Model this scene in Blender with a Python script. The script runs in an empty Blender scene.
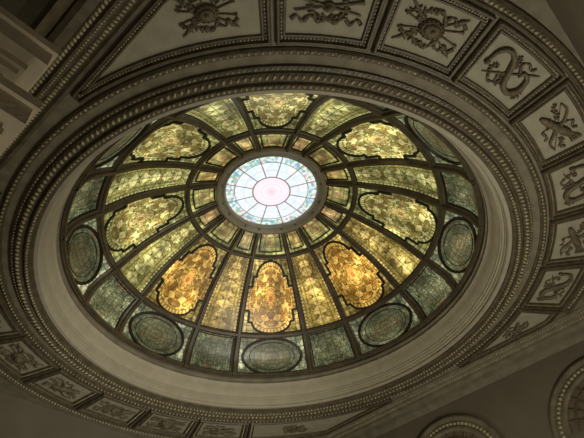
import bpy, bmesh, math, random
import numpy as np
from mathutils import Matrix, Vector
random.seed(4)
sc=bpy.context.scene
sc.view_settings.view_transform='Standard'
COL=sc.collection
ZC=11.0; PH=math.degrees(0.136)
R=math.radians
# ------------------------------------------------------------ camera
E=0.8145; ROLL=0.12
cam=bpy.data.cameras.new('camera'); cam.sensor_width=36; cam.lens=36*552.3/584; cam.clip_end=200
co=bpy.data.objects.new('camera',cam); COL.objects.link(co)
co.matrix_world=Matrix.Translation((0.552,-11.51,1.6))@Matrix.Rotation(math.pi/2+E,4,'X')@Matrix.Rotation(-ROLL,4,'Z')
sc.camera=co
# ------------------------------------------------------------ node helper
class NT:
    def __init__(s,name):
        s.mat=bpy.data.materials.new(name); s.mat.use_nodes=True
        s.t=s.mat.node_tree; s.t.nodes.clear()
        s.out=s.t.nodes.new('ShaderNodeOutputMaterial')
    def n(s,typ,**k):
        x=s.t.nodes.new(typ)
        for a,b in k.items(): setattr(x,a,b)
        return x
    def put(s,sock,v):
        if v is None: return
        if isinstance(v,(int,float,tuple,list)):
            if isinstance(v,(tuple,list)) and len(v)==3 and sock.type=='RGBA': v=tuple(v)+(1,)
            sock.default_value=v
        else: s.t.links.new(v,sock)
    def m(s,op,a,b=None,c=None,clamp=False):
        x=s.n('ShaderNodeMath',operation=op,use_clamp=clamp)
        for i,v in enumerate((a,b,c)): s.put(x.inputs[i],v)
        return x.outputs[0]
    def mix(s,f,a,b,blend='MIX'):
        x=s.n('ShaderNodeMix',data_type='RGBA',blend_type=blend)
        s.put(x.inputs[0],f); s.put(x.inputs[6],a); s.put(x.inputs[7],b)
        return x.outputs[2]
    def ramp(s,f,stops,interp='LINEAR'):
        x=s.n('ShaderNodeValToRGB'); cr=x.color_ramp; cr.interpolation=interp
        while len(cr.elements)<len(stops): cr.elements.new(0.5)
        for el,(p,c) in zip(cr.elements,stops):
            el.position=p; el.color=tuple(c)+(1,)
        s.put(x.inputs[0],f); return x.outputs[0]
    def comb(s,x,y,z=0.0):
        c=s.n('ShaderNodeCombineXYZ')
        for i,v in enumerate((x,y,z)): s.put(c.inputs[i],v)
        return c.outputs[0]
def lin(c): return tuple(((v/255)/12.92 if v/255<=.04045 else ((v/255+.055)/1.055)**2.4) for v in c)
def plaster(name,rgb,rough=.75,var=.25,scale=3.0,metal=0.0,bump=.02):
    N=NT(name); tc=N.n('ShaderNodeTexCoord')
    no=N.n('ShaderNodeTexNoise'); no.inputs['Scale'].default_value=scale; no.inputs['Detail'].default_value=6
    N.put(no.inputs['Vector'],tc.outputs['Object'])
    c=lin(rgb); d=tuple(v*(1-var) for v in c); e=tuple(min(1,v*(1+var)) for v in c)
    col=N.ramp(no.outputs['Fac'],[(.3,d),(.7,e)])
    p=N.n('ShaderNodeBsdfPrincipled'); N.put(p.inputs['Base Color'],col)
    p.inputs['Roughness'].default_value=rough; p.inputs['Metallic'].default_value=metal
    b=N.n('ShaderNodeBump'); b.inputs['Strength'].default_value=.3; b.inputs['Distance'].default_value=bump
    no2=N.n('ShaderNodeTexNoise'); no2.inputs['Scale'].default_value=scale*8; N.put(no2.inputs['Vector'],tc.outputs['Object'])
    N.put(b.inputs['Height'],no2.outputs['Fac']); N.put(p.inputs['Normal'],b.outputs[0])
    N.put(N.out.inputs[0],p.outputs[0]); return N.mat
def glass(name,pal,nx,ny,vs=(5,9),cell=1.0,strength=1.0,rings=0,ccol=None,lw=.07,blw=.05,cen=(0,.5),asp=.65,cmix=.6,dark=.8,mode=None,ctr=1.0):
    """back-lit leaded glass: mirrored arabesque cells, lead grid, radial or vine tracery"""
    N=NT(name); uvn=N.n('ShaderNodeUVMap',uv_map='UVMap'); sp=N.n('ShaderNodeSeparateXYZ'); N.put(sp.inputs[0],uvn.outputs[0])
    u,v=sp.outputs[0],sp.outputs[1]
    au=N.m('ABSOLUTE',u)
    oi=N.n('ShaderNodeObjectInfo')
    vec=N.comb(N.m('MULTIPLY',au,vs[0]),N.m('MULTIPLY',v,vs[1]),0.3)
    vo=N.n('ShaderNodeTexVoronoi'); N.put(vo.inputs['Vector'],vec); vo.inputs['Scale'].default_value=1; vo.inputs['Randomness'].default_value=cell
    ve=N.n('ShaderNodeTexVoronoi',feature='DISTANCE_TO_EDGE'); N.put(ve.inputs['Vector'],vec); ve.inputs['Scale'].default_value=1; ve.inputs['Randomness'].default_value=cell
    sc_=N.n('ShaderNodeSeparateColor'); N.put(sc_.inputs[0],vo.outputs['Color'])
    base=N.ramp(sc_.outputs[0],[(i/max(1,len(pal)),lin(c)) for i,c in enumerate(pal)],'CONSTANT')
    base=N.mix(N.m('MULTIPLY',N.m('GREATER_THAN',sc_.outputs[2],.95),.5),base,lin((172,84,50)))
    lead=N.m('LESS_THAN',ve.outputs['Distance'],lw)
    if ccol:
        du=N.m('SUBTRACT',u,cen[0]); dv=N.m('DIVIDE',N.m('SUBTRACT',v,cen[1]),asp)
        dist=N.m('SQRT',N.m('ADD',N.m('MULTIPLY',du,du),N.m('MULTIPLY',dv,dv)))
        for rr,cc in ccol:
            base=N.mix(N.m('MULTIPLY',N.m('LESS_THAN',dist,rr),cmix),base,lin(cc))
    def stripe(x,w): return N.m('LESS_THAN',N.m('ABSOLUTE',x),w)
    def mul(*a):
        r=a[0]
        for b in a[1:]: r=N.m('MULTIPLY',r,b)
        return r
    if mode=='cart':
        un=N.n('ShaderNodeUVMap',uv_map='Radial'); s3=N.n('ShaderNodeSeparateXYZ'); N.put(s3.inputs[0],un.outputs[0]); f,th=s3.outputs[0],s3.outputs[1]
        tri=N.m('ABSOLUTE',N.m('SUBTRACT',N.m('FRACT',N.m('MULTIPLY',th,8)),.5))
        # scrolling acanthus ring between centre and border, mirrored eight times
        wv=N.m('MULTIPLY_ADD',N.m('SINE',N.m('MULTIPLY',f,24)),.17,.25)
        dd=N.m('SUBTRACT',tri,wv); mid=mul(N.m('GREATER_THAN',f,.34),N.m('LESS_THAN',f,.82))
        base=N.mix(mul(N.m('GREATER_THAN',dd,0),mid,.6),base,lin((118,106,56)))
        base=N.mix(mul(N.m('LESS_THAN',dd,-.12),mid,.6),base,lin((228,210,144)))
        lead=N.m('MAXIMUM',lead,mul(mid,stripe(dd,.04)))
        lead=N.m('MAXIMUM',lead,stripe(N.m('SUBTRACT',f,.34),.018))
        bx=N.m('MULTIPLY',N.m('SUBTRACT',tri,.5),.55); by=N.m('SUBTRACT',f,.62)
        bo=N.m('SQRT',N.m('ADD',mul(bx,bx),mul(by,by)))
        base=N.mix(mul(N.m('LESS_THAN',bo,.05),.7),base,lin((184,112,64)))
        lead=N.m('MAXIMUM',lead,stripe(N.m('SUBTRACT',bo,.06),.012))
        pet=N.m('MULTIPLY_ADD',N.m('ABSOLUTE',N.m('SINE',N.m('MULTIPLY',th,8*math.pi))),.10,.16)
        base=N.mix(mul(N.m('LESS_THAN',f,pet),.7),base,lin((216,186,120)))
        base=N.mix(mul(N.m('LESS_THAN',f,.08),.8),base,lin((150,90,52)))
        lead=N.m('MAXIMUM',lead,stripe(N.m('SUBTRACT',f,pet),.020))
        bd=N.m('GREATER_THAN',f,.88); tile=N.m('GREATER_THAN',N.m('FRACT',N.m('MULTIPLY',th,48)),.5)
        base=N.mix(mul(bd,.9),base,N.mix(tile,lin((190,182,126)),lin((126,114,64))))
        lead=N.m('MAXIMUM',mul(lead,N.m('SUBTRACT',1,mul(bd,.6))),stripe(N.m('SUBTRACT',f,.865),.016))
    if mode=='vine':
        bd=N.m('GREATER_THAN',au,.72); tile=N.m('GREATER_THAN',N.m('FRACT',N.m('MULTIPLY',v,24)),.5)
        base=N.mix(mul(bd,.85),base,N.mix(tile,lin((190,182,128)),lin((120,112,64))))
        wv=N.m('MULTIPLY_ADD',N.m('SINE',N.m('MULTIPLY',v,50.2)),.18,.34); dd=N.m('SUBTRACT',au,wv)
        base=N.mix(mul(N.m('GREATER_THAN',dd,.0),N.m('LESS_THAN',au,.68),.5),base,lin((118,112,62)))
        base=N.mix(mul(N.m('LESS_THAN',dd,-.18),.5),base,lin((216,206,146)))
        lead=N.m('MAXIMUM',lead,mul(stripe(dd,.05),N.m('LESS_THAN',au,.68)))
        lead=N.m('MAXIMUM',lead,stripe(N.m('SUBTRACT',au,.70),.04))
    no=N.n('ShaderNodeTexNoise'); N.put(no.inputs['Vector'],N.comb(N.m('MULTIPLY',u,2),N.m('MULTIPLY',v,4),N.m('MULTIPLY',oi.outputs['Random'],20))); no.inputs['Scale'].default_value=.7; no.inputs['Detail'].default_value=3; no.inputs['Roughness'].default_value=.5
    backlight=N.m('MAXIMUM',N.m('MULTIPLY_ADD',no.outputs['Fac'],5.2*ctr,1-2.55*ctr),.4)  # uneven backlight painted as low-frequency noise in the emission
    backlight=N.m('MULTIPLY_ADD',N.m('MAXIMUM',N.m('SUBTRACT',no.outputs['Fac'],.58),0),9*ctr,backlight)  # noise peaks pushed up as painted backlight hot spots
    if nx:
        fx=N.m('ABSOLUTE',N.m('SUBTRACT',N.m('FRACT',N.m('MULTIPLY',N.m('MULTIPLY_ADD',u,.5,.5),nx)),.5))
        fy=N.m('ABSOLUTE',N.m('SUBTRACT',N.m('FRACT',N.m('MULTIPLY',v,ny)),.5))
        lead=N.m('MAXIMUM',lead,N.m('GREATER_THAN',fx,.5-blw)); lead=N.m('MAXIMUM',lead,N.m('GREATER_THAN',fy,.5-blw))
    if rings and ccol:
        fr=N.m('ABSOLUTE',N.m('SUBTRACT',N.m('FRACT',N.m('MULTIPLY',dist,rings)),.5))
        lead=N.m('MAXIMUM',lead,N.m('MULTIPLY',N.m('GREATER_THAN',fr,.43),N.m('LESS_THAN',dist,ccol[0][0]+.02)))
    glow=N.m('MULTIPLY',backlight,N.m('MULTIPLY_ADD',lead,-dark,1))
    col=N.mix(1.0,base,oi.outputs['Color'],'MULTIPLY')
    p=N.n('ShaderNodeBsdfPrincipled'); N.put(p.inputs['Base Color'],N.mix(.7,col,(0,0,0,1))); p.inputs['Roughness'].default_value=.35
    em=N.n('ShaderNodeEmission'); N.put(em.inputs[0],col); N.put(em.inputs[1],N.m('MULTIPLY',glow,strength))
    ad=N.n('ShaderNodeAddShader'); N.put(ad.inputs[0],p.outputs[0]); N.put(ad.inputs[1],em.outputs[0])
    N.put(N.out.inputs[0],ad.outputs[0]); return N.mat
# ------------------------------------------------------------ mesh helpers
def mk(name,verts,faces,mat,uv=None,uv2=None,smooth=False,parent=None,loc=None,recalc=True,rot=None):
    me=bpy.data.meshes.new(name); me.from_pydata([tuple(v) for v in verts],[],faces); me.update()
    for nm,q in (('UVMap',uv),('Radial',uv2)):
        if q is not None:
            l=me.uv_layers.new(name=nm)
            for lp in me.loops: l.data[lp.index].uv=q[lp.vertex_index]
    if recalc:
        bm=bmesh.new(); bm.from_mesh(me); bmesh.ops.recalc_face_normals(bm,faces=bm.faces); bm.to_mesh(me); bm.free()
    if smooth:
        for p in me.polygons: p.use_smooth=True
    me.materials.append(mat)
    o=bpy.data.objects.new(name,me); COL.objects.link(o)
    if loc: o.location=loc
    if rot: o.rotation_euler=(0,0,rot)
    if parent: o.parent=parent
    return o
class Bag:
    def __init__(s): s.v=[];s.f=[]
    def grid(s,rows,closed_u=False,closed_v=False):
        b=len(s.v); n=len(rows); m=len(rows[0])
        for r in rows: s.v+= [tuple(p) for p in r]
        for i in range(n if closed_v else n-1):
            for j in range(m if closed_u else m-1):
                i2=(i+1)%n;j2=(j+1)%m
                s.f.append((b+i*m+j,b+i*m+j2,b+i2*m+j2,b+i2*m+j))
    def face(s,pts):
        b=len(s.v); s.v+=[tuple(p) for p in pts]; s.f.append(tuple(range(b,b+len(pts))))
    def tube(s,pts,rad,k=6,flat=1.0,up=Vector((0,0,1))):
        pts=[Vector(p) for p in pts]; rows=[]
        for i,p in enumerate(pts):
            t=(pts[min(i+1,len(pts)-1)]-pts[max(i-1,0)]).normalized()
            a=t.cross(up)
            if a.length<1e-4: a=Vector((1,0,0))
            a.normalize(); b=a.cross(t)
            r=rad[i] if isinstance(rad,(list,tuple)) else rad
            rows.append([p+a*r*math.cos(2*math.pi*j/k)+b*r*flat*math.sin(2*math.pi*j/k) for j in range(k)])
        s.grid(rows,closed_u=True); s.face(rows[0]); s.face(rows[-1][::-1])
    def blob(s,c,rx,ry,rz,n=10,m=5,rot=0):
        rows=[]
        for i in range(m+1):
            th=math.pi*i/m; row=[]
            for j in range(n):
                a=2*math.pi*j/n
                x=rx*max(.02,math.sin(th))*math.cos(a); y=ry*max(.02,math.sin(th))*math.sin(a)
                row.append((c[0]+x*math.cos(rot)-y*math.sin(rot),c[1]+x*math.sin(rot)+y*math.cos(rot),c[2]+rz*math.cos(th)))
            rows.append(row)
        s.grid(rows,closed_u=True)
    def box(s,x0,x1,y0,y1,z0,z1,T=None):
        c=[(x0,y0,z0),(x1,y0,z0),(x1,y1,z0),(x0,y1,z0),(x0,y0,z1),(x1,y0,z1),(x1,y1,z1),(x0,y1,z1)]
        if T: c=[T(*p) for p in c]
        b=len(s.v); s.v+=c
        s.f+=[tuple(b+i for i in q) for q in ((0,1,2,3),(4,5,6,7),(0,1,5,4),(1,2,6,5),(2,3,7,6),(3,0,4,7))]
    def obj(s,name,mat,**k): return mk(name,s.v,s.f,mat,**k)
def lathe(name,prof,mat,a0=0,a1=360,n=192,smooth=True,closed_prof=False):
    full=abs(a1-a0-360)<1e-6; B=Bag(); rows=[]
    for i in range(n if full else n+1):
        a=R(a0+(a1-a0)*i/n); rows.append([(r*math.cos(a),r*math.sin(a),z) for r,z in prof])
    B.grid(rows,closed_u=closed_prof,closed_v=full)
    return B.obj(name,mat,smooth=smooth)
def crv(pts,n=8):
    P=[np.array(p,float) for p in pts]; P=[2*P[0]-P[1]]+P+[2*P[-1]-P[-2]]; out=[]
    for i in range(1,len(P)-2):
        for k in range(n):
            t=k/n; a,b,c,d=P[i-1:i+3]
            out.append(.5*((2*b)+(-a+c)*t+(2*a-5*b+4*c-d)*t*t+(-a+3*b-3*c+d)*t**3))
    out.append(P[-2]); return out
# ------------------------------------------------------------ materials
M_stone=plaster('stone_plaster',(130,122,100))
M_cove=plaster('cove_plaster',(176,168,146),var=.08)
M_field=plaster('panel_field',(166,160,136),var=.12)
M_frame=plaster('panel_frame_bronze',(94,84,63),rough=.5,var=.3,scale=6)
M_orn=plaster('ornament_plaster',(110,98,74),rough=.55,var=.35,scale=9)
M_bead=plaster('moulding_gilt',(184,172,138),rough=.5,var=.3,scale=6)
M_rib=plaster('dome_iron',(86,76,57),rough=.45,var=.3,metal=.1)
M_came=plaster('lead_came',(36,32,23),rough=.5,var=.2)
M_wall=plaster('wall_plaster',(124,115,96),var=.08,scale=1.2)
GOLD=[(200,178,104),(176,156,90),(156,152,92),(216,200,136),(140,132,76),(186,148,78),(124,112,62)]
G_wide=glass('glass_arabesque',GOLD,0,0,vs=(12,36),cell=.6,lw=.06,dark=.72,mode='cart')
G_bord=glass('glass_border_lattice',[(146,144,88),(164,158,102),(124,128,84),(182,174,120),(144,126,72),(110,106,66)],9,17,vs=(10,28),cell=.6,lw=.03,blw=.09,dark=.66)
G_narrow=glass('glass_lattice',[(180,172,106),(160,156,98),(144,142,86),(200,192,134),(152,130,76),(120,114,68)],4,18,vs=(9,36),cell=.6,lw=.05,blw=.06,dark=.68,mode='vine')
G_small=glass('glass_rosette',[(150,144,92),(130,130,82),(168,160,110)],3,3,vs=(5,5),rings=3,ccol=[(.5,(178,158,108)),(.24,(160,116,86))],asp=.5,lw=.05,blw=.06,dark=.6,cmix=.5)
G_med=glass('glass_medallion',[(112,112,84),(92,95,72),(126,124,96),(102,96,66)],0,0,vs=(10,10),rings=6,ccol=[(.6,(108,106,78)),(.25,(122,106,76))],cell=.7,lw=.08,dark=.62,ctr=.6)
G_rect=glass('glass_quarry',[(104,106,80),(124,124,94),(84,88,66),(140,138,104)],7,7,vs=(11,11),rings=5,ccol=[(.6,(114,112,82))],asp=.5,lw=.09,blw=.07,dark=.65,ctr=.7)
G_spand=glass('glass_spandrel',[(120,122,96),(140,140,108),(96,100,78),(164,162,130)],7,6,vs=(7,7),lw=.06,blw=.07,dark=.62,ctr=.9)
# ------------------------------------------------------------ dome profile
PROF=crv([(5.76,.95),(5.53,1.55),(4.96,2.14),(4.017,3.03),(2.66,3.80),(1.627,4.22)],12)
seg=[0]
for i in range(1,len(PROF)): seg.append(seg[-1]+float(np.linalg.norm(PROF[i]-PROF[i-1])))
seg=np.array(seg); PA=np.array(PROF)
def prof(s): return float(np.interp(s,seg,PA[:,0])),float(np.interp(s,seg,PA[:,1]))
S0=0; S2=float(seg[24]); S1=float(seg[48]); SE=float(seg[-1])
def nrm(s):
    r1,z1=prof(max(0,s-.05)); r2,z2=prof(min(SE,s+.05)); l=math.hypot(r2-r1,z2-z1)
    return (-(z2-z1)/l,(r2-r1)/l)
def dome(a,s,off=0.0):
    r,z=prof(s); n=nrm(s); r+=n[0]*off; z+=n[1]*off
    return (r*math.cos(a),r*math.sin(a),ZC+z)
dome_root=bpy.data.objects.new('stained_glass_dome',None); COL.objects.link(dome_root); dome_root.location=(0,0,ZC)
dome_root['label']='huge leaded stained glass dome, gold and green panels, dark ribs'
dome_root['category']='stained glass dome'
def local(pts): return [(p[0],p[1],p[2]-ZC) for p in pts]
def dpart(B,name,mat,parent=None,**k):
    B.v=local(B.v); return B.obj(name,mat,parent=parent or dome_root,**k)
WH=13.6
def uvpt(ac,hw,sa,sb,u,v,off):
    s=sb+(sa-sb)*v
    return dome(R(ac+hw*u),s,off)
def patch(name,ac,hw,sa,sb,mat,tint,off=0.0,nu=10,nv=14,parent=None):
    vs=[];uv=[];f=[]
    for i in range(nv+1):
        for j in range(nu+1):
            u=-1+2*j/nu; v=i/nv
            vs.append(uvpt(ac,hw,sa,sb,u,v,off)); uv.append((u,v))
    for i in range(nv):
        for j in range(nu):
            a=i*(nu+1)+j; f.append((a,a+1,a+nu+2,a+nu+1))
    o=mk(name,local(vs),f,mat,uv=uv,smooth=True,parent=parent or dome_root); o.color=tint+(1,) ; return o
def inset(name,ac,hw,sa,sb,outl,cen,mat,tint,off,parent):
    vs=[];uv=[];uv2=[];f=[];K=7;n=len(outl); ol=list(outl)+[outl[0]]; m=n+1
    for k in range(0,K+1):
        fr=max(.002,k/K)
        for i,(u,v) in enumerate(ol):
            uu=cen[0]+(u-cen[0])*fr; vv=cen[1]+(v-cen[1])*fr
            vs.append(uvpt(ac,hw,sa,sb,uu,vv,off)); uv.append((uu,vv)); uv2.append((fr,i/n))
    for k in range(K):
        for j in range(n):
            a=k*m+j; f.append((a,a+1,a+1+m,a+m))
    o=mk(name,local(vs),f,mat,uv=uv,uv2=uv2,smooth=True,parent=parent); o.color=tint+(1,); return o
def came(name,ac,hw,sa,sb,outls,rad,off,parent,mat=None,closed=True):
    B=Bag()
    for ol in outls:
        pts=[Vector(uvpt(ac,hw,sa,sb,u,v,off)) for u,v in ol]; n=len(pts); rows=[]
        for i in range(n):
            q0=pts[i-1] if (closed or i>0) else pts[0]; q1=pts[(i+1)%n] if (closed or i<n-1) else pts[-1]
            t=(q1-q0).normalized(); up=-Vector((pts[i].x,pts[i].y,(pts[i].z-ZC)+1)).normalized()
            a=t.cross(up).normalized(); b=a.cross(t)
            rows.append([pts[i]+a*rad*x+b*rad*y for x,y in ((-1,-.4),(-.7,.8),(.7,.8),(1,-.4))])
        B.grid(rows,closed_u=True,closed_v=closed)
    return dpart(B,name,mat or M_came,parent=parent)
def star(inside,cen,n=96,sx=1.0,sy=1.0,mx=2.0):
    out=[]
    for i in range(n):
        a=2*math.pi*i/n; best=0
        for k in range(1,481):
            d=mx*k/480
            if inside(cen[0]+d*math.cos(a)*sx,cen[1]+d*math.sin(a)*sy): best=d
        out.append((cen[0]+best*math.cos(a)*sx,cen[1]+best*math.sin(a)*sy))
    return out
def in_wide(u,v):
    # lobed cross: round end lobes, straight side wings, quarter-round shoulders
    if abs(u)<.74 and .26<v<.84: return True
    if abs(u)<.92 and .40<v<.70: return True
    if (u/.60)**2+((v-.22)/.17)**2<1: return True
    if (u/.62)**2+((v-.84)/.135)**2<1: return True
    return False
OL_wide=star(in_wide,(0,.54),192,1.0,.5)
def ell(cu,cv,ru,rv,n=28): return [(cu+ru*math.cos(2*math.pi*i/n),cv+rv*math.sin(2*math.pi*i/n)) for i in range(n)]
OL_med=ell(0,.5,.80,.43,48)
def rect(x,y0,y1,n=6):
    return [(-x+2*x*i/n,y0) for i in range(n)]+[(x,y0+(y1-y0)*i/n) for i in range(n)]+[(x-2*x*i/n,y1) for i in range(n)]+[(-x,y1-(y1-y0)*i/n) for i in range(n)]
def tint2(ang,k):
    """glass tint with backlight strength painted in: amber bays at the far side, olive and cream bays elsewhere"""
    c=math.sin(R(ang)); w_=min(1,max(0,(c-.15)/.55)); w_=w_*w_*(3-2*w_); cool=max(0,-c)
    base=(.92+.44*w_-.06*cool,.98-.02*w_-.04*cool,.90-.38*w_)
    return tuple(b*k for b in base)
for k in range(8):
    aw=PH+45*k; an=aw+22.5; hn=22.5-WH
    t=tint2(aw,1.05 if k in (1,3) else 1.0); tn=tint2(an,.95); tn=tuple(.7*a+.3*b for a,b in zip(tn,(1.0,.98,.80)))
    if k==3: tn=tuple(x*1.3 for x in tn)  # narrow left bay brightened by tint, a painted backlight hot spot
    tb=tuple(.6*a+.4*b for a,b in zip(t,(.92,.96,.84)))
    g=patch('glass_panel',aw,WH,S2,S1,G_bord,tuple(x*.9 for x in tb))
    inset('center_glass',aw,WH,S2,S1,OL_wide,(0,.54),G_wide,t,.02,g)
    came('lead_came',aw,WH,S2,S1,[OL_wide],.042,.03,g)
    came('lead_came',aw,WH,S2,S1,[rect(.965,.02,.98)],.018,.03,g)
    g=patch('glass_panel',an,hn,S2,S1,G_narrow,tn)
    came('lead_came',an,hn,S2,S1,[rect(.86,.03,.97)],.022,.03,g)
    d3=(.60,.63,.57)
    sp={3:(1.0,1.03,.96),4:(1.3,1.33,1.27),5:(1.35,1.42,1.38),0:(1.15,1.2,1.1),7:(1.15,1.2,1.1)}.get(k,(.66,.68,.62))  # left and right spandrels lifted: backlight hot spots put into the tint
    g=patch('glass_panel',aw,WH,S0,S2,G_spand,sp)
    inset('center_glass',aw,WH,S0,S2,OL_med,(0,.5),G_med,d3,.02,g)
    came('lead_came',aw,WH,S0,S2,[OL_med],.05,.03,g)
    came('lead_came',aw,WH,S0,S2,[ell(0,.5,.62,.33,40)],.013,.03,g)
    g=patch('glass_panel',an,hn,S0,S2,G_rect,(.9,.93,.85) if k in (3,0) else (.70,.73,.66))  # two side bays tinted brighter to imitate stronger backlight
    came('lead_came',an,hn,S0,S2,[rect(.82,.10,.90)],.022,.03,g)
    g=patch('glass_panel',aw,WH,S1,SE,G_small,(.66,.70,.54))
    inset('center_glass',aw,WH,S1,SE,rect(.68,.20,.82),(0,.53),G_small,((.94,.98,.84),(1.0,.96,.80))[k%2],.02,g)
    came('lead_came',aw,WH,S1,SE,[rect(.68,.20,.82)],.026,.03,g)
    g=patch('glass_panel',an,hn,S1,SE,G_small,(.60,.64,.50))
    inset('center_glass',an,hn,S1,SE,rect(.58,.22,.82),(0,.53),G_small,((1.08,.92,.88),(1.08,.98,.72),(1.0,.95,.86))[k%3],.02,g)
    came('lead_came',an,hn,S1,SE,[rect(.58,.22,.82)],.024,.03,g)
def rib(ang,w0,w1,depth):
    B=Bag(); rows=[]; n=40
    for i in range(n+1):
        s=(SE-.02)*i/n; r,_=prof(s); w=w0+(w1-w0)*i/n
        row=[]
        for x,d in ((-1,-.03),(-1,.35),(-.60,.5),(-.45,1),(.45,1),(.60,.5),(1,.35),(1,-.03)):
            a=R(ang)+x*w/2/max(r,.1); row.append(dome(a,s,d*depth))
        rows.append(row)
    B.grid(rows,closed_u=True); return dpart(B,'rib',M_rib)
for k in range(8):
    for sg in (-1,1): rib(PH+45*k+sg*WH,.26,.15,.16)
def ring(s,w,depth,name='ring_band',mat=None):
    B=Bag(); rows=[]; n=160
    for i in range(n):
        a=2*math.pi*i/n
        rows.append([dome(a,min(SE,max(0,s+x*w/2)),d*depth) for x,d in ((-1,-.03),(-1,.4),(-.5,.6),(-.4,1),(.4,1),(.5,.6),(1,.4),(1,-.03))])
    B.grid(rows,closed_u=True,closed_v=True); return dpart(B,name,mat or M_rib,smooth=False)
ring(S2,.21,.14); ring(S1,.17,.14); ring(.07,.16,.14)
# ------------------------------------------------------------ skylight
M_ocu=plaster('skylight_bronze',(142,135,114),rough=.4,var=.1)
ocu=lathe('skylight',[(1.79,4.18),(1.78,4.03),(1.72,3.97),(1.65,3.99),(1.62,4.09),(1.56,4.10),(1.54,4.05),(1.50,4.05),(1.47,4.12),(1.45,4.2),(1.48,4.25)],M_ocu,n=128)
ocu.parent=dome_root; ocu['label']='round bright skylight with pastel leaded wedges'
def skylight_mat():
    N=NT('glass_skylight'); tc=N.n('ShaderNodeTexCoord'); sp=N.n('ShaderNodeSeparateXYZ'); N.put(sp.inputs[0],tc.outputs['Object'])
    x,y=sp.outputs[0],sp.outputs[1]
    r=N.m('SQRT',N.m('ADD',N.m('MULTIPLY',x,x),N.m('MULTIPLY',y,y))); an=N.m('ARCTAN2',y,x)
    def spokes(cnt,w):
        t=N.m('MULTIPLY_ADD',an,cnt/(2*math.pi),.3)
        fa=N.m('ABSOLUTE',N.m('SUBTRACT',N.m('FRACT',t),.5))
        return N.m('LESS_THAN',N.m('MULTIPLY',N.m('SUBTRACT',.5,fa),N.m('MULTIPLY',r,2*math.pi/cnt)),w)
    def rg(rad,w): return N.m('LESS_THAN',N.m('ABSOLUTE',N.m('SUBTRACT',r,rad)),w)
    lead=N.m('MULTIPLY',spokes(12,.018),N.m('GREATER_THAN',r,.59))
    for a in (rg(.60,.022),rg(1.18,.012)): lead=N.m('MAXIMUM',lead,a)
    fine=N.m('MULTIPLY',spokes(48,.008),N.m('GREATER_THAN',r,1.18))
    for a in (rg(.88,.008),rg(.32,.008),rg(1.32,.008)): fine=N.m('MAXIMUM',fine,a)
    vo=N.n('ShaderNodeTexVoronoi'); vo.inputs['Scale'].default_value=13; N.put(vo.inputs['Vector'],tc.outputs['Object'])
    s2=N.n('ShaderNodeSeparateColor'); N.put(s2.inputs[0],vo.outputs['Color'])
    rim=N.ramp(s2.outputs[1],[(0,lin((130,178,184))),(.16,lin((224,234,232))),(.46,lin((156,200,172))),(.58,lin((218,172,176))),(.66,lin((166,204,220))),(.8,lin((232,228,212)))],'CONSTANT')
    inn=N.ramp(s2.outputs[0],[(0,lin((236,240,246))),(.3,lin((214,228,242))),(.55,lin((236,228,238))),(.75,lin((218,234,234)))],'CONSTANT')
    cen=N.ramp(N.m('DIVIDE',r,.60),[(0,lin((238,200,208))),(.4,lin((248,230,234))),(.9,lin((242,224,230)))])
    c=N.mix(N.m('GREATER_THAN',r,1.18),inn,rim); c=N.mix(N.m('LESS_THAN',r,.59),c,cen)
    c=N.mix(N.m('MULTIPLY',fine,.4),c,lin((130,138,132)))
    c=N.mix(lead,c,lin((134,118,110)))
    em=N.n('ShaderNodeEmission'); N.put(em.inputs[0],c); em.inputs[1].default_value=1.22
    N.put(N.out.inputs[0],em.outputs[0]); return N.mat
B=Bag()
B.grid([[(rr*math.cos(2*math.pi*i/72),rr*math.sin(2*math.pi*i/72),4.18) for i in range(72)] for rr in (.01,.3,.6,.9,1.2,1.47)],closed_u=True)
og=B.obj('skylight_glass',skylight_mat(),parent=ocu)
# ------------------------------------------------------------ room frame: a axis = 52 deg, b axis = -38 deg
AX=(math.cos(R(52)),math.sin(R(52))); BX=(math.cos(R(-38)),math.sin(R(-38)))
def W(a,b,z): return (AX[0]*a+BX[0]*b,AX[1]*a+BX[1]*b,z)
A1,A0,B1,B0=8.25,-15.0,8.75,-8.95
def struct(o): o['kind']='structure'; return o
def rbox(name,mat,a0,a1,b0,b1,z0,z1):
    B=Bag(); ca,cb=(a0+a1)/2,(b0+b1)/2; B.box(a0-ca,a1-ca,-(b1-cb),-(b0-cb),0,z1-z0)
    return B.obj(name,mat,loc=W(ca,cb,z0),rot=R(52))
B=Bag()
angs=set(2*math.pi*i/180 for i in range(180))
for ca,cb in ((A1,B1),(A1,B0),(A0,B1),(A0,B0)):
    p=W(ca,cb,0); angs.add(math.atan2(p[1],p[0])%(2*math.pi))
inn=[];out=[]
for th in sorted(angs):
    d=(math.cos(th),math.sin(th)); da=d[0]*AX[0]+d[1]*AX[1]; db=d[0]*BX[0]+d[1]*BX[1]
    t=min((A1/da if da>1e-6 else 1e9),(A0/da if da<-1e-6 else 1e9),(B1/db if db>1e-6 else 1e9),(B0/db if db<-1e-6 else 1e9))
    inn.append((6.3*d[0],6.3*d[1])); out.append((t*d[0],t*d[1]))
rows=[[(p[0],p[1],ZC) for p in inn],[(p[0],p[1],ZC) for p in out],[(p[0],p[1],ZC+.5) for p in out],[(p[0],p[1],ZC+.5) for p in inn]]
B.grid(rows,closed_u=True,closed_v=True); struct(B.obj('ceiling',M_stone))
n_t=1
def tn_():
    global n_t
    n_t+=1; return 'trim_%d'%(n_t-1)
struct(lathe(tn_(),[(5.72,ZC+1.02),(5.79,ZC+.97),(5.79,ZC+.92),(5.74,ZC+.90),(5.74,ZC+.84),(5.79,ZC+.82),(5.79,ZC+.76),(5.77,ZC+.75),(5.77,ZC+.72)],M_stone,smooth=False))
struct(lathe(tn_(),[(5.77,ZC+.73),(5.82,ZC+.68),(5.83,ZC+.56),(5.86,ZC+.44),(5.90,ZC+.34),(5.93,ZC+.29)],M_cove))
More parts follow.
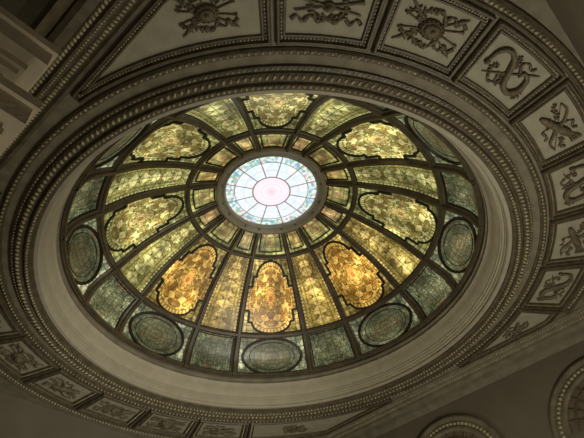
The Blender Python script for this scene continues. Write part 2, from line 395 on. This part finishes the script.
struct(lathe(tn_(),[(5.92,ZC+.30),(5.92,ZC+.25),(5.95,ZC+.24),(5.95,ZC+.18),(5.99,ZC+.17),(6.0,ZC+.10),(6.04,ZC+.08),(6.04,ZC+.03),(6.01,ZC+.01),(6.03,ZC-.03),(6.13,ZC-.03)],M_cove,smooth=False))
struct(lathe(tn_(),[(6.12,ZC-.03),(6.13,ZC-.08),(6.20,ZC-.10),(6.21,ZC-.15),(6.29,ZC-.18),(6.32,ZC-.10),(6.36,ZC-.10),(6.38,ZC-.15),(6.46,ZC-.18),(6.52,ZC-.15),(6.54,ZC-.09),(6.62,ZC-.08),(6.63,ZC+.05)],M_frame,smooth=False))
def beads(r,z,n,rx,ry,rz,name,mat=M_bead,a0=0,a1=360,twist=0):
    B=Bag()
    for i in range(n):
        a=R(a0+(a1-a0)*i/n); B.blob((r*math.cos(a),r*math.sin(a),z),rx,ry,rz,6,4,rot=a+twist)
    return struct(B.obj(name,mat,smooth=True))
beads(6.25,ZC-.175,360,.034,.032,.036,tn_())
beads(6.45,ZC-.18,300,.060,.032,.036,tn_(),twist=.5)
beads(6.58,ZC-.09,400,.022,.026,.026,tn_())
struct(lathe(tn_(),[(6.82,ZC+.02),(6.83,ZC-.04),(6.86,ZC-.05),(6.87,ZC-.08),(6.93,ZC-.09),(6.97,ZC-.05),(6.98,ZC+.02)],M_frame,smooth=False))
beads(6.90,ZC-.09,340,.034,.028,.034,tn_(),twist=-.5)
RP=7.74; RI=7.04; RO=8.40
for c0 in (-34.7,147.5):
    struct(lathe(tn_(),[(8.43,ZC+.02),(8.44,ZC-.07),(8.49,ZC-.1),(8.52,ZC-.05),(8.60,ZC-.06),(8.64,ZC-.13),(8.70,ZC-.1),(8.70,ZC+.02)],M_frame,a0=c0-51,a1=c0+51,n=72,smooth=False))
    beads(8.56,ZC-.07,130,.035,.045,.04,tn_(),a0=c0-50,a1=c0+50)
def band(prof_,name,mat,b0,b1,sg=1):
    B=Bag(); B.grid([[W(sg*a,b,ZC+z) for a,z in prof_] for b in np.linspace(b0,b1,3)]); return struct(B.obj(name,mat))
def bline(a,z,n,b0,b1,r1,r2,name,sg=1,tw=0):
    B=Bag()
    for i in range(n):
        p=W(sg*a,b0+(b1-b0)*i/(n-1),ZC+z); B.blob(p,r2,r1*.8,r1,6,4,rot=R(52)+tw)
    return struct(B.obj(name,M_bead,smooth=True))
for sg in (1,-1):
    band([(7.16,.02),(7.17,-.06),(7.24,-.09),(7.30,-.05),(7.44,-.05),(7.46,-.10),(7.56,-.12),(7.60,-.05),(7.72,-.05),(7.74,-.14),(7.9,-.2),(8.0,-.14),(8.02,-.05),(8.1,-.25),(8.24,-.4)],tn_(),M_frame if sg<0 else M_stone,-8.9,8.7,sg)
    bline(7.37,-.06,210,-8.8,8.6,.035,.05,tn_(),sg)
    bline(7.66,-.06,190,-8.8,8.6,.04,.055,tn_(),sg,.5)
    bline(7.51,-.12,260,-8.8,8.6,.022,.028,tn_(),sg)
# ------------------------------------------------------------ relief panels
def rout(th,clip):
    r=RO
    if clip is not None:
        c=math.cos(R(th-clip))
        if c>.1: r=min(r,7.12/c)
    return r
def sector(ac,hw,d,z,clip=None,n=10):
    da=math.degrees(d/RP); o=[]
    for i in range(n+1): a=ac-hw+da+2*(hw-da)*i/n; o.append(((RI+d)*math.cos(R(a)),(RI+d)*math.sin(R(a)),z))
    for i in range(n+1):
        a=ac+hw-da-2*(hw-da)*i/n; r=max(RI+d+.005,rout(a,clip)-d); o.append((r*math.cos(R(a)),r*math.sin(R(a)),z))
    return o
def ribbon(B,pts,w=.03,n=6,z=-.03,flat=.5):
    p=crv(pts,n); m=len(p)-1
    B.tube([(q[0],q[1],z-.012*math.sin(i*1.3)) for i,q in enumerate(p)],[w*(.35+.65*abs(math.sin(math.pi*i/m*2.5+.4))) for i in range(m+1)],5,flat)
def spray(B,pts,n=7,l=.07,w=.022,z=-.03):
    p=crv(pts,8); m=len(p)-1
    B.tube([(q[0],q[1],z) for q in p],.012,4)
    for i in range(n):
        k=int(m*(i+.5)/n); q=p[k]; t=p[min(k+1,m)]-p[max(k-1,0)]; a=math.atan2(t[1],t[0]); s_=l*(1-.4*i/n)
        for sg in (-1,1):
            b=a+sg*.75; B.blob((q[0]+s_*.8*math.cos(b),q[1]+s_*.8*math.sin(b),z),s_,w,.025,6,4,rot=b)
def orn_trophy():
    B=Bag()
    B.blob((0,0,-.04),.21,.28,.06,16,5); B.blob((0,0,-.08),.14,.19,.05,14,4); B.blob((0,0,-.12),.05,.06,.04,8,4)
    for j in range(14):
        a=2*math.pi*j/14; B.blob((.175*math.cos(a),.235*math.sin(a),-.085),.017,.017,.017,5,3)
    for sg in (-1,1):
        p0=Vector((-.42*sg,-.64,-.03)); p1=Vector((.42*sg,.64,-.03)); d=(p1-p0)
        B.tube([p0,p0+d*.1,p0+d*.16,p0+d*.84,p0+d*.88,p1],[.016,.032,.028,.022,.06,.003],6,.6)
        q=p0+d*.16; nn=Vector((-d.y,d.x,0)).normalized()
        B.tube([q-nn*.09,q,q+nn*.09],[.014,.030,.014],5)
        p0=Vector((-.15*sg,-.64,-.025)); p1=Vector((.15*sg,.64,-.025)); B.tube([p0,p0.lerp(p1,.93),p1],[.020,.020,.045])
        ribbon(B,[(.16*sg,.2),(.30*sg,.22),(.34*sg,.36),(.22*sg,.42),(.30*sg,.54),(.22*sg,.64)],.044)
        ribbon(B,[(-.16*sg,.2),(-.33*sg,.12),(-.38*sg,.0),(-.28*sg,-.08)],.040)
        spray(B,[(.08*sg,-.26),(.26*sg,-.30),(.34*sg,-.12),(.36*sg,.06)],7,.07,.026)
        spray(B,[(-.04*sg,-.3),(-.2*sg,-.34),(-.24*sg,-.5),(-.14*sg,-.62)],6,.058,.022)
    return B
def orn_serpent():
    B=Bag()
    p=crv([(-.06,-.60),(.20,-.56),(.34,-.38),(.26,-.16),(.02,-.04),(-.24,.08),(-.34,.30),(-.16,.48),(.10,.44),(.16,.28),(.04,.22)],6); m=len(p)-1
    B.tube([(q[0],q[1],-.05) for q in p],[.018+.052*math.sin(math.pi*(.08+.86*i/m)) for i in range(m+1)],7,.8)
    B.blob((-.08,-.60,-.05),.085,.055,.045,8,4,rot=.3)
    B.tube([(-.30,-.52,-.03),(-.1,-.12,-.03),(.24,.50,-.03),(.32,.64,-.03)],[.014,.024,.028,.004],6,.7)
    ribbon(B,[(.1,.2),(.3,.1),(.36,.24),(.28,.34),(.38,.44)],.036); ribbon(B,[(-.1,-.2),(-.32,-.12),(-.38,-.26),(-.28,-.34)],.036)
    spray(B,[(-.05,-.1),(-.2,-.02),(-.36,-.06)],5,.06,.024); spray(B,[(-.1,.5),(-.24,.58),(-.36,.5)],5,.06,.024)
    spray(B,[(.1,-.02),(.24,.0),(.38,-.08)],5,.06,.024); spray(B,[(0,-.3),(-.1,-.42),(-.26,-.36)],5,.055,.022)
    return B
def orn_quiver():
    B=Bag()
    B.tube([(-.22,-.48,-.04),(-.16,-.34,-.05),(.10,.24,-.05),(.14,.34,-.04)],[.045,.08,.105,.085],8,.6)
    for t in (.25,.5,.75):
        c=Vector((-.22,-.48,-.07)).lerp(Vector((.14,.34,-.08)),t); B.tube([c+Vector((-.09,.04,0)),c+Vector((.09,-.04,0))],.016,5)
    for k in (-2,-1,0,1,2): B.tube([(.13+.02*k,.33,-.04),(.2+.05*k,.5,-.04),(.22+.055*k,.60,-.04)],[.012,.016,.034],5,.6)
    p=crv([(.30,-.55),(.34,-.3),(.16,-.05),(-.02,.02),(-.14,.14),(-.32,.34),(-.30,.6)],6); m=len(p)-1
    B.tube([(q[0],q[1],-.035) for q in p],[.016+.030*math.sin(math.pi*i/m) for i in range(m+1)],6,.7)
    B.tube([(.30,-.55,-.02),(-.30,.6,-.02)],.010,4)
    ribbon(B,[(.0,-.05),(.22,-.02),(.34,.08),(.26,.2),(.36,.3)],.04); ribbon(B,[(.0,-.05),(-.2,-.1),(-.34,-.05),(-.3,.1),(-.38,.2)],.04)
    spray(B,[(.02,-.2),(.12,-.34),(.1,-.5),(.18,-.62)],6,.058,.023); spray(B,[(-.1,.3),(-.06,.42),(-.14,.54),(-.08,.64)],6,.052,.022)
    return B
def orn_wreath():
    B=Bag()
    for sg in (-1,1):
        spray(B,[(-.22,0),(-.2,.22*sg),(.0,.34*sg),(.18,.26*sg),(.24,.10*sg)],10,.07,.027)
        ribbon(B,[(-.24,0),(-.3,.16*sg),(-.2,.32*sg),(-.32,.44*sg),(-.22,.56*sg),(-.3,.66*sg)],.044)
        ribbon(B,[(.26,.04*sg),(.34,.2*sg),(.24,.38*sg),(.34,.5*sg),(.28,.62*sg)],.04)
        B.tube([(-.12,-.62*sg,-.04),(.12,.56*sg,-.04),(.14,.64*sg,-.04)],[.020,.030,.055],6,.7)
    B.blob((0,0,-.04),.11,.13,.05,12,4); B.blob((0,0,-.08),.06,.07,.04,10,4)
    return B
orns=[orn_trophy,orn_serpent,orn_quiver,orn_wreath]
olab=['plaster ceiling panel with relief of shield and crossed swords','plaster ceiling panel with curling serpent and spear relief','plaster ceiling panel with quiver and bow relief','plaster ceiling panel with laurel wreath and ribbon relief']
FR=((0,0),(0,-.08),(.025,-.12),(.06,-.12),(.075,-.03),(.13,-.03),(.14,-.07),(.175,-.07),(.19,-.015),(.19,0))
def build_panel(ac,hw,kind,clip=None,oc=None,osc=1.0,orot=0):
    oc=oc or (RP,0)
    def L(pts): return [(x-oc[0],y-oc[1],z) for x,y,z in pts]
    B=Bag(); B.face(L(sector(ac,hw,.05,-.012,clip))); f=B.obj('relief_panel',M_field,recalc=False)
    B=Bag(); B.grid([L(sector(ac,hw,d,z,clip)) for d,z in FR],closed_u=True); fr=B.obj('panel_frame',M_frame,parent=f)
    lp=[Vector(p) for p in L(sector(ac,hw,.1025,-.04,clip,24))]; B=Bag(); acc=0
    for i in range(len(lp)):
        a,b=lp[i],lp[(i+1)%len(lp)]; l=(b-a).length
        while acc<l:
            B.blob(a.lerp(b,acc/max(l,1e-6)),.026,.026,.028,5,3); acc+=.066
        acc-=l
    bd=B.obj('bead_moulding',M_bead,parent=f,smooth=True); bd['kind']='stuff'
    B=orns[kind]()
    c,s=math.cos(orot),math.sin(orot)
    B.v=[(osc*.92*(x*c-y*s),osc*.95*(x*s+y*c),z*1.3) for x,y,z in B.v]
    o=B.obj('relief_ornament',M_orn,parent=f,smooth=True)
    return f,fr,bd,o
cache={}
def meta(root,kind):
    root['label']=olab[kind]; root['category']='ceiling panel'; root['group']='relief panels around the dome'
def panel(ang,kind):
    if kind not in cache:
        cache[kind]=build_panel(0,6.85,kind); root=cache[kind][0]
    else:
        F=cache[kind]; root=F[0].copy(); COL.objects.link(root)
        for c in F[1:]:
            q=c.copy(); COL.objects.link(q); q.parent=root
    root.location=(RP*math.cos(R(ang)),RP*math.sin(R(ang)),ZC); root.rotation_euler=(0,0,R(ang)); meta(root,kind)
for i in range(7): panel(-77.9+14.4*i,(3,0,1,2,1,2,1)[i])
for i in range(6): panel(111.8+14.4*i,(2,0,3,2,0,1)[i])
for lo,hi,clip in ((-116.5,-85.4,-128),(15.9,41.5,52),(63.5,104.4,52),(191.2,219,232)):
    am=(lo+hi)/2
    wide_end = hi if (clip==-128 or lo==63.5) else lo
    ao=wide_end+(am-wide_end)*(.52 if clip==-128 else .62); rr=(RI+rout(ao,clip))/2
    oc=(rr*math.cos(R(ao)),rr*math.sin(R(ao)))
    f=build_panel(am,(hi-lo)/2,0 if clip==-128 else 2,clip,oc,.86 if clip==-128 else .74,R(ao))[0]
    f.location=(oc[0],oc[1],ZC); meta(f,1); f['label']='tapering plaster ceiling panel with carved trophy relief'
# ------------------------------------------------------------ walls
struct(rbox('wall_east',M_wall,A1,A1+.5,B0,B1,0,ZC+.5))
struct(rbox('wall_north',M_wall,A0,A1+.5,B0-.5,B0,0,ZC+.5))
struct(rbox('wall_south',M_wall,A0,A1+.5,B1,B1+.5,0,ZC+.5))
struct(rbox('wall_west',M_wall,-9.7,-8.62,B0,4.15,0,ZC))
struct(rbox('floor',M_wall,A0-2,A1+1,B0-1,B1+1,-.2,0))
B=Bag()
for z0,z1,p_ in ((4.90,5.00,.22),(5.00,5.12,.16),(5.12,5.26,.24),(5.26,5.34,.34),(5.34,5.40,.32),(5.40,5.62,.44),(5.62,5.72,.48),(5.72,5.95,.14),(5.95,6.02,.20),(6.02,6.20,.16),(6.20,6.28,.24),(6.28,6.36,.28),(6.36,6.56,.40),(6.56,6.66,.44)):
    B.box(-9.0,-8.62+p_,-(4.15+p_),8.0,z0,z1)
b_=B.obj(tn_(),plaster('entablature_stone',(186,173,146),var=.12),rot=R(52)); struct(b_)
M_tymp=plaster('lunette_field',(120,104,84),var=.2)
n=48; B=Bag(); rows=[]
S_=1.12
def P(a,x,z): return (a,-x*S_,z*S_)
for j in range(n+1):
    th=math.pi*j/n
    rows.append([P(-d,r*math.cos(th),r*math.sin(th)) for r,d in ((1.66,0),(1.66,.10),(1.60,.14),(1.52,.12),(1.50,.05),(1.34,.05),(1.32,.11),(1.26,.12),(1.2,.08),(1.2,0))])
B.grid(rows); arch=B.obj('lunette',M_stone)
B=Bag()
for j in range(37):
    th=math.pi*j/36; B.blob(P(-.07,1.42*math.cos(th),1.42*math.sin(th)),.06,.06,.06,6,4)
bd=B.obj('bead_moulding',M_bead,parent=arch,smooth=True); bd['kind']='stuff'
B=Bag(); B.face([P(-.01,1.22*math.cos(math.pi*j/32),1.22*math.sin(math.pi*j/32)) for j in range(33)]); ty=B.obj('tympanum',M_tymp,parent=arch,recalc=False)
B=Bag()
for rr in (.35,.7,1.0): B.tube([P(-.05,rr*math.cos(math.pi*j/24),rr*math.sin(math.pi*j/24)) for j in range(25)],.03,5)
for j in range(1,12):
    th=math.pi*j/12; B.tube([P(-.05,.35*math.cos(th),.35*math.sin(th)),P(-.05,1.2*math.cos(th),1.2*math.sin(th))],.025,5)
gr=B.obj('grille',M_orn,parent=arch)
lc=(bd,ty,gr)
for i,s in enumerate((-.35,4.75,-5.45)):
    if i==0: root=arch
    else:
        root=arch.copy(); COL.objects.link(root)
        for c in lc:
            q=c.copy(); COL.objects.link(q); q.parent=root
    root.location=W(A1-.002,s,8.2+(.12 if i==0 else 0)); root.rotation_euler=(0,0,R(52)); root['label']='semicircular plaster lunette with beaded arch on brown wall'; root['category']='lunette'; root['group']='lunettes along the wall'
# ------------------------------------------------------------ light
w=bpy.data.worlds.new('world'); sc.world=w; w.use_nodes=True
w.node_tree.nodes['Background'].inputs[0].default_value=(1,.92,.76,1); w.node_tree.nodes['Background'].inputs[1].default_value=.22
def area(name,loc,tgt,size,pw,col):
    l=bpy.data.lights.new(name,'AREA'); l.shape='DISK'; l.size=size; l.energy=pw; l.color=col
    o=bpy.data.objects.new(name,l); COL.objects.link(o); o.location=loc
    o.rotation_euler=(Vector(tgt)-Vector(loc)).to_track_quat('-Z','Y').to_euler()
def spot(name,loc,tgt,ang,pw,col,rad=.5):
    l=bpy.data.lights.new(name,'SPOT'); l.spot_size=R(ang); l.spot_blend=1; l.energy=pw; l.color=col; l.shadow_soft_size=rad
    o=bpy.data.objects.new(name,l); COL.objects.link(o); o.location=loc
    o.rotation_euler=(Vector(tgt)-Vector(loc)).to_track_quat('-Z','Y').to_euler()
area('added_key',(5,-3.5,1.0),(4,-2,11),1.0,360,(1,.94,.78))  # added key from below, grazing the mouldings; no visible fixture
area('added_far_fill',(2,3,2.0),(-2,2,11),1.5,140,(1,.95,.80))  # unseen fill added to lift the far part of the ceiling
area('entablature_fill',(-.2,-8.2,.6),(-1.5,-9.3,6),.8,34,(1,.92,.77))  # small unseen lamp added to brighten the entablature from below
spot('cove_fill',(3.5,-7,1.2),(-3.4,3.0,11.4),50,2900,(1,.95,.83))  # invented spot, added to brighten the far left cove
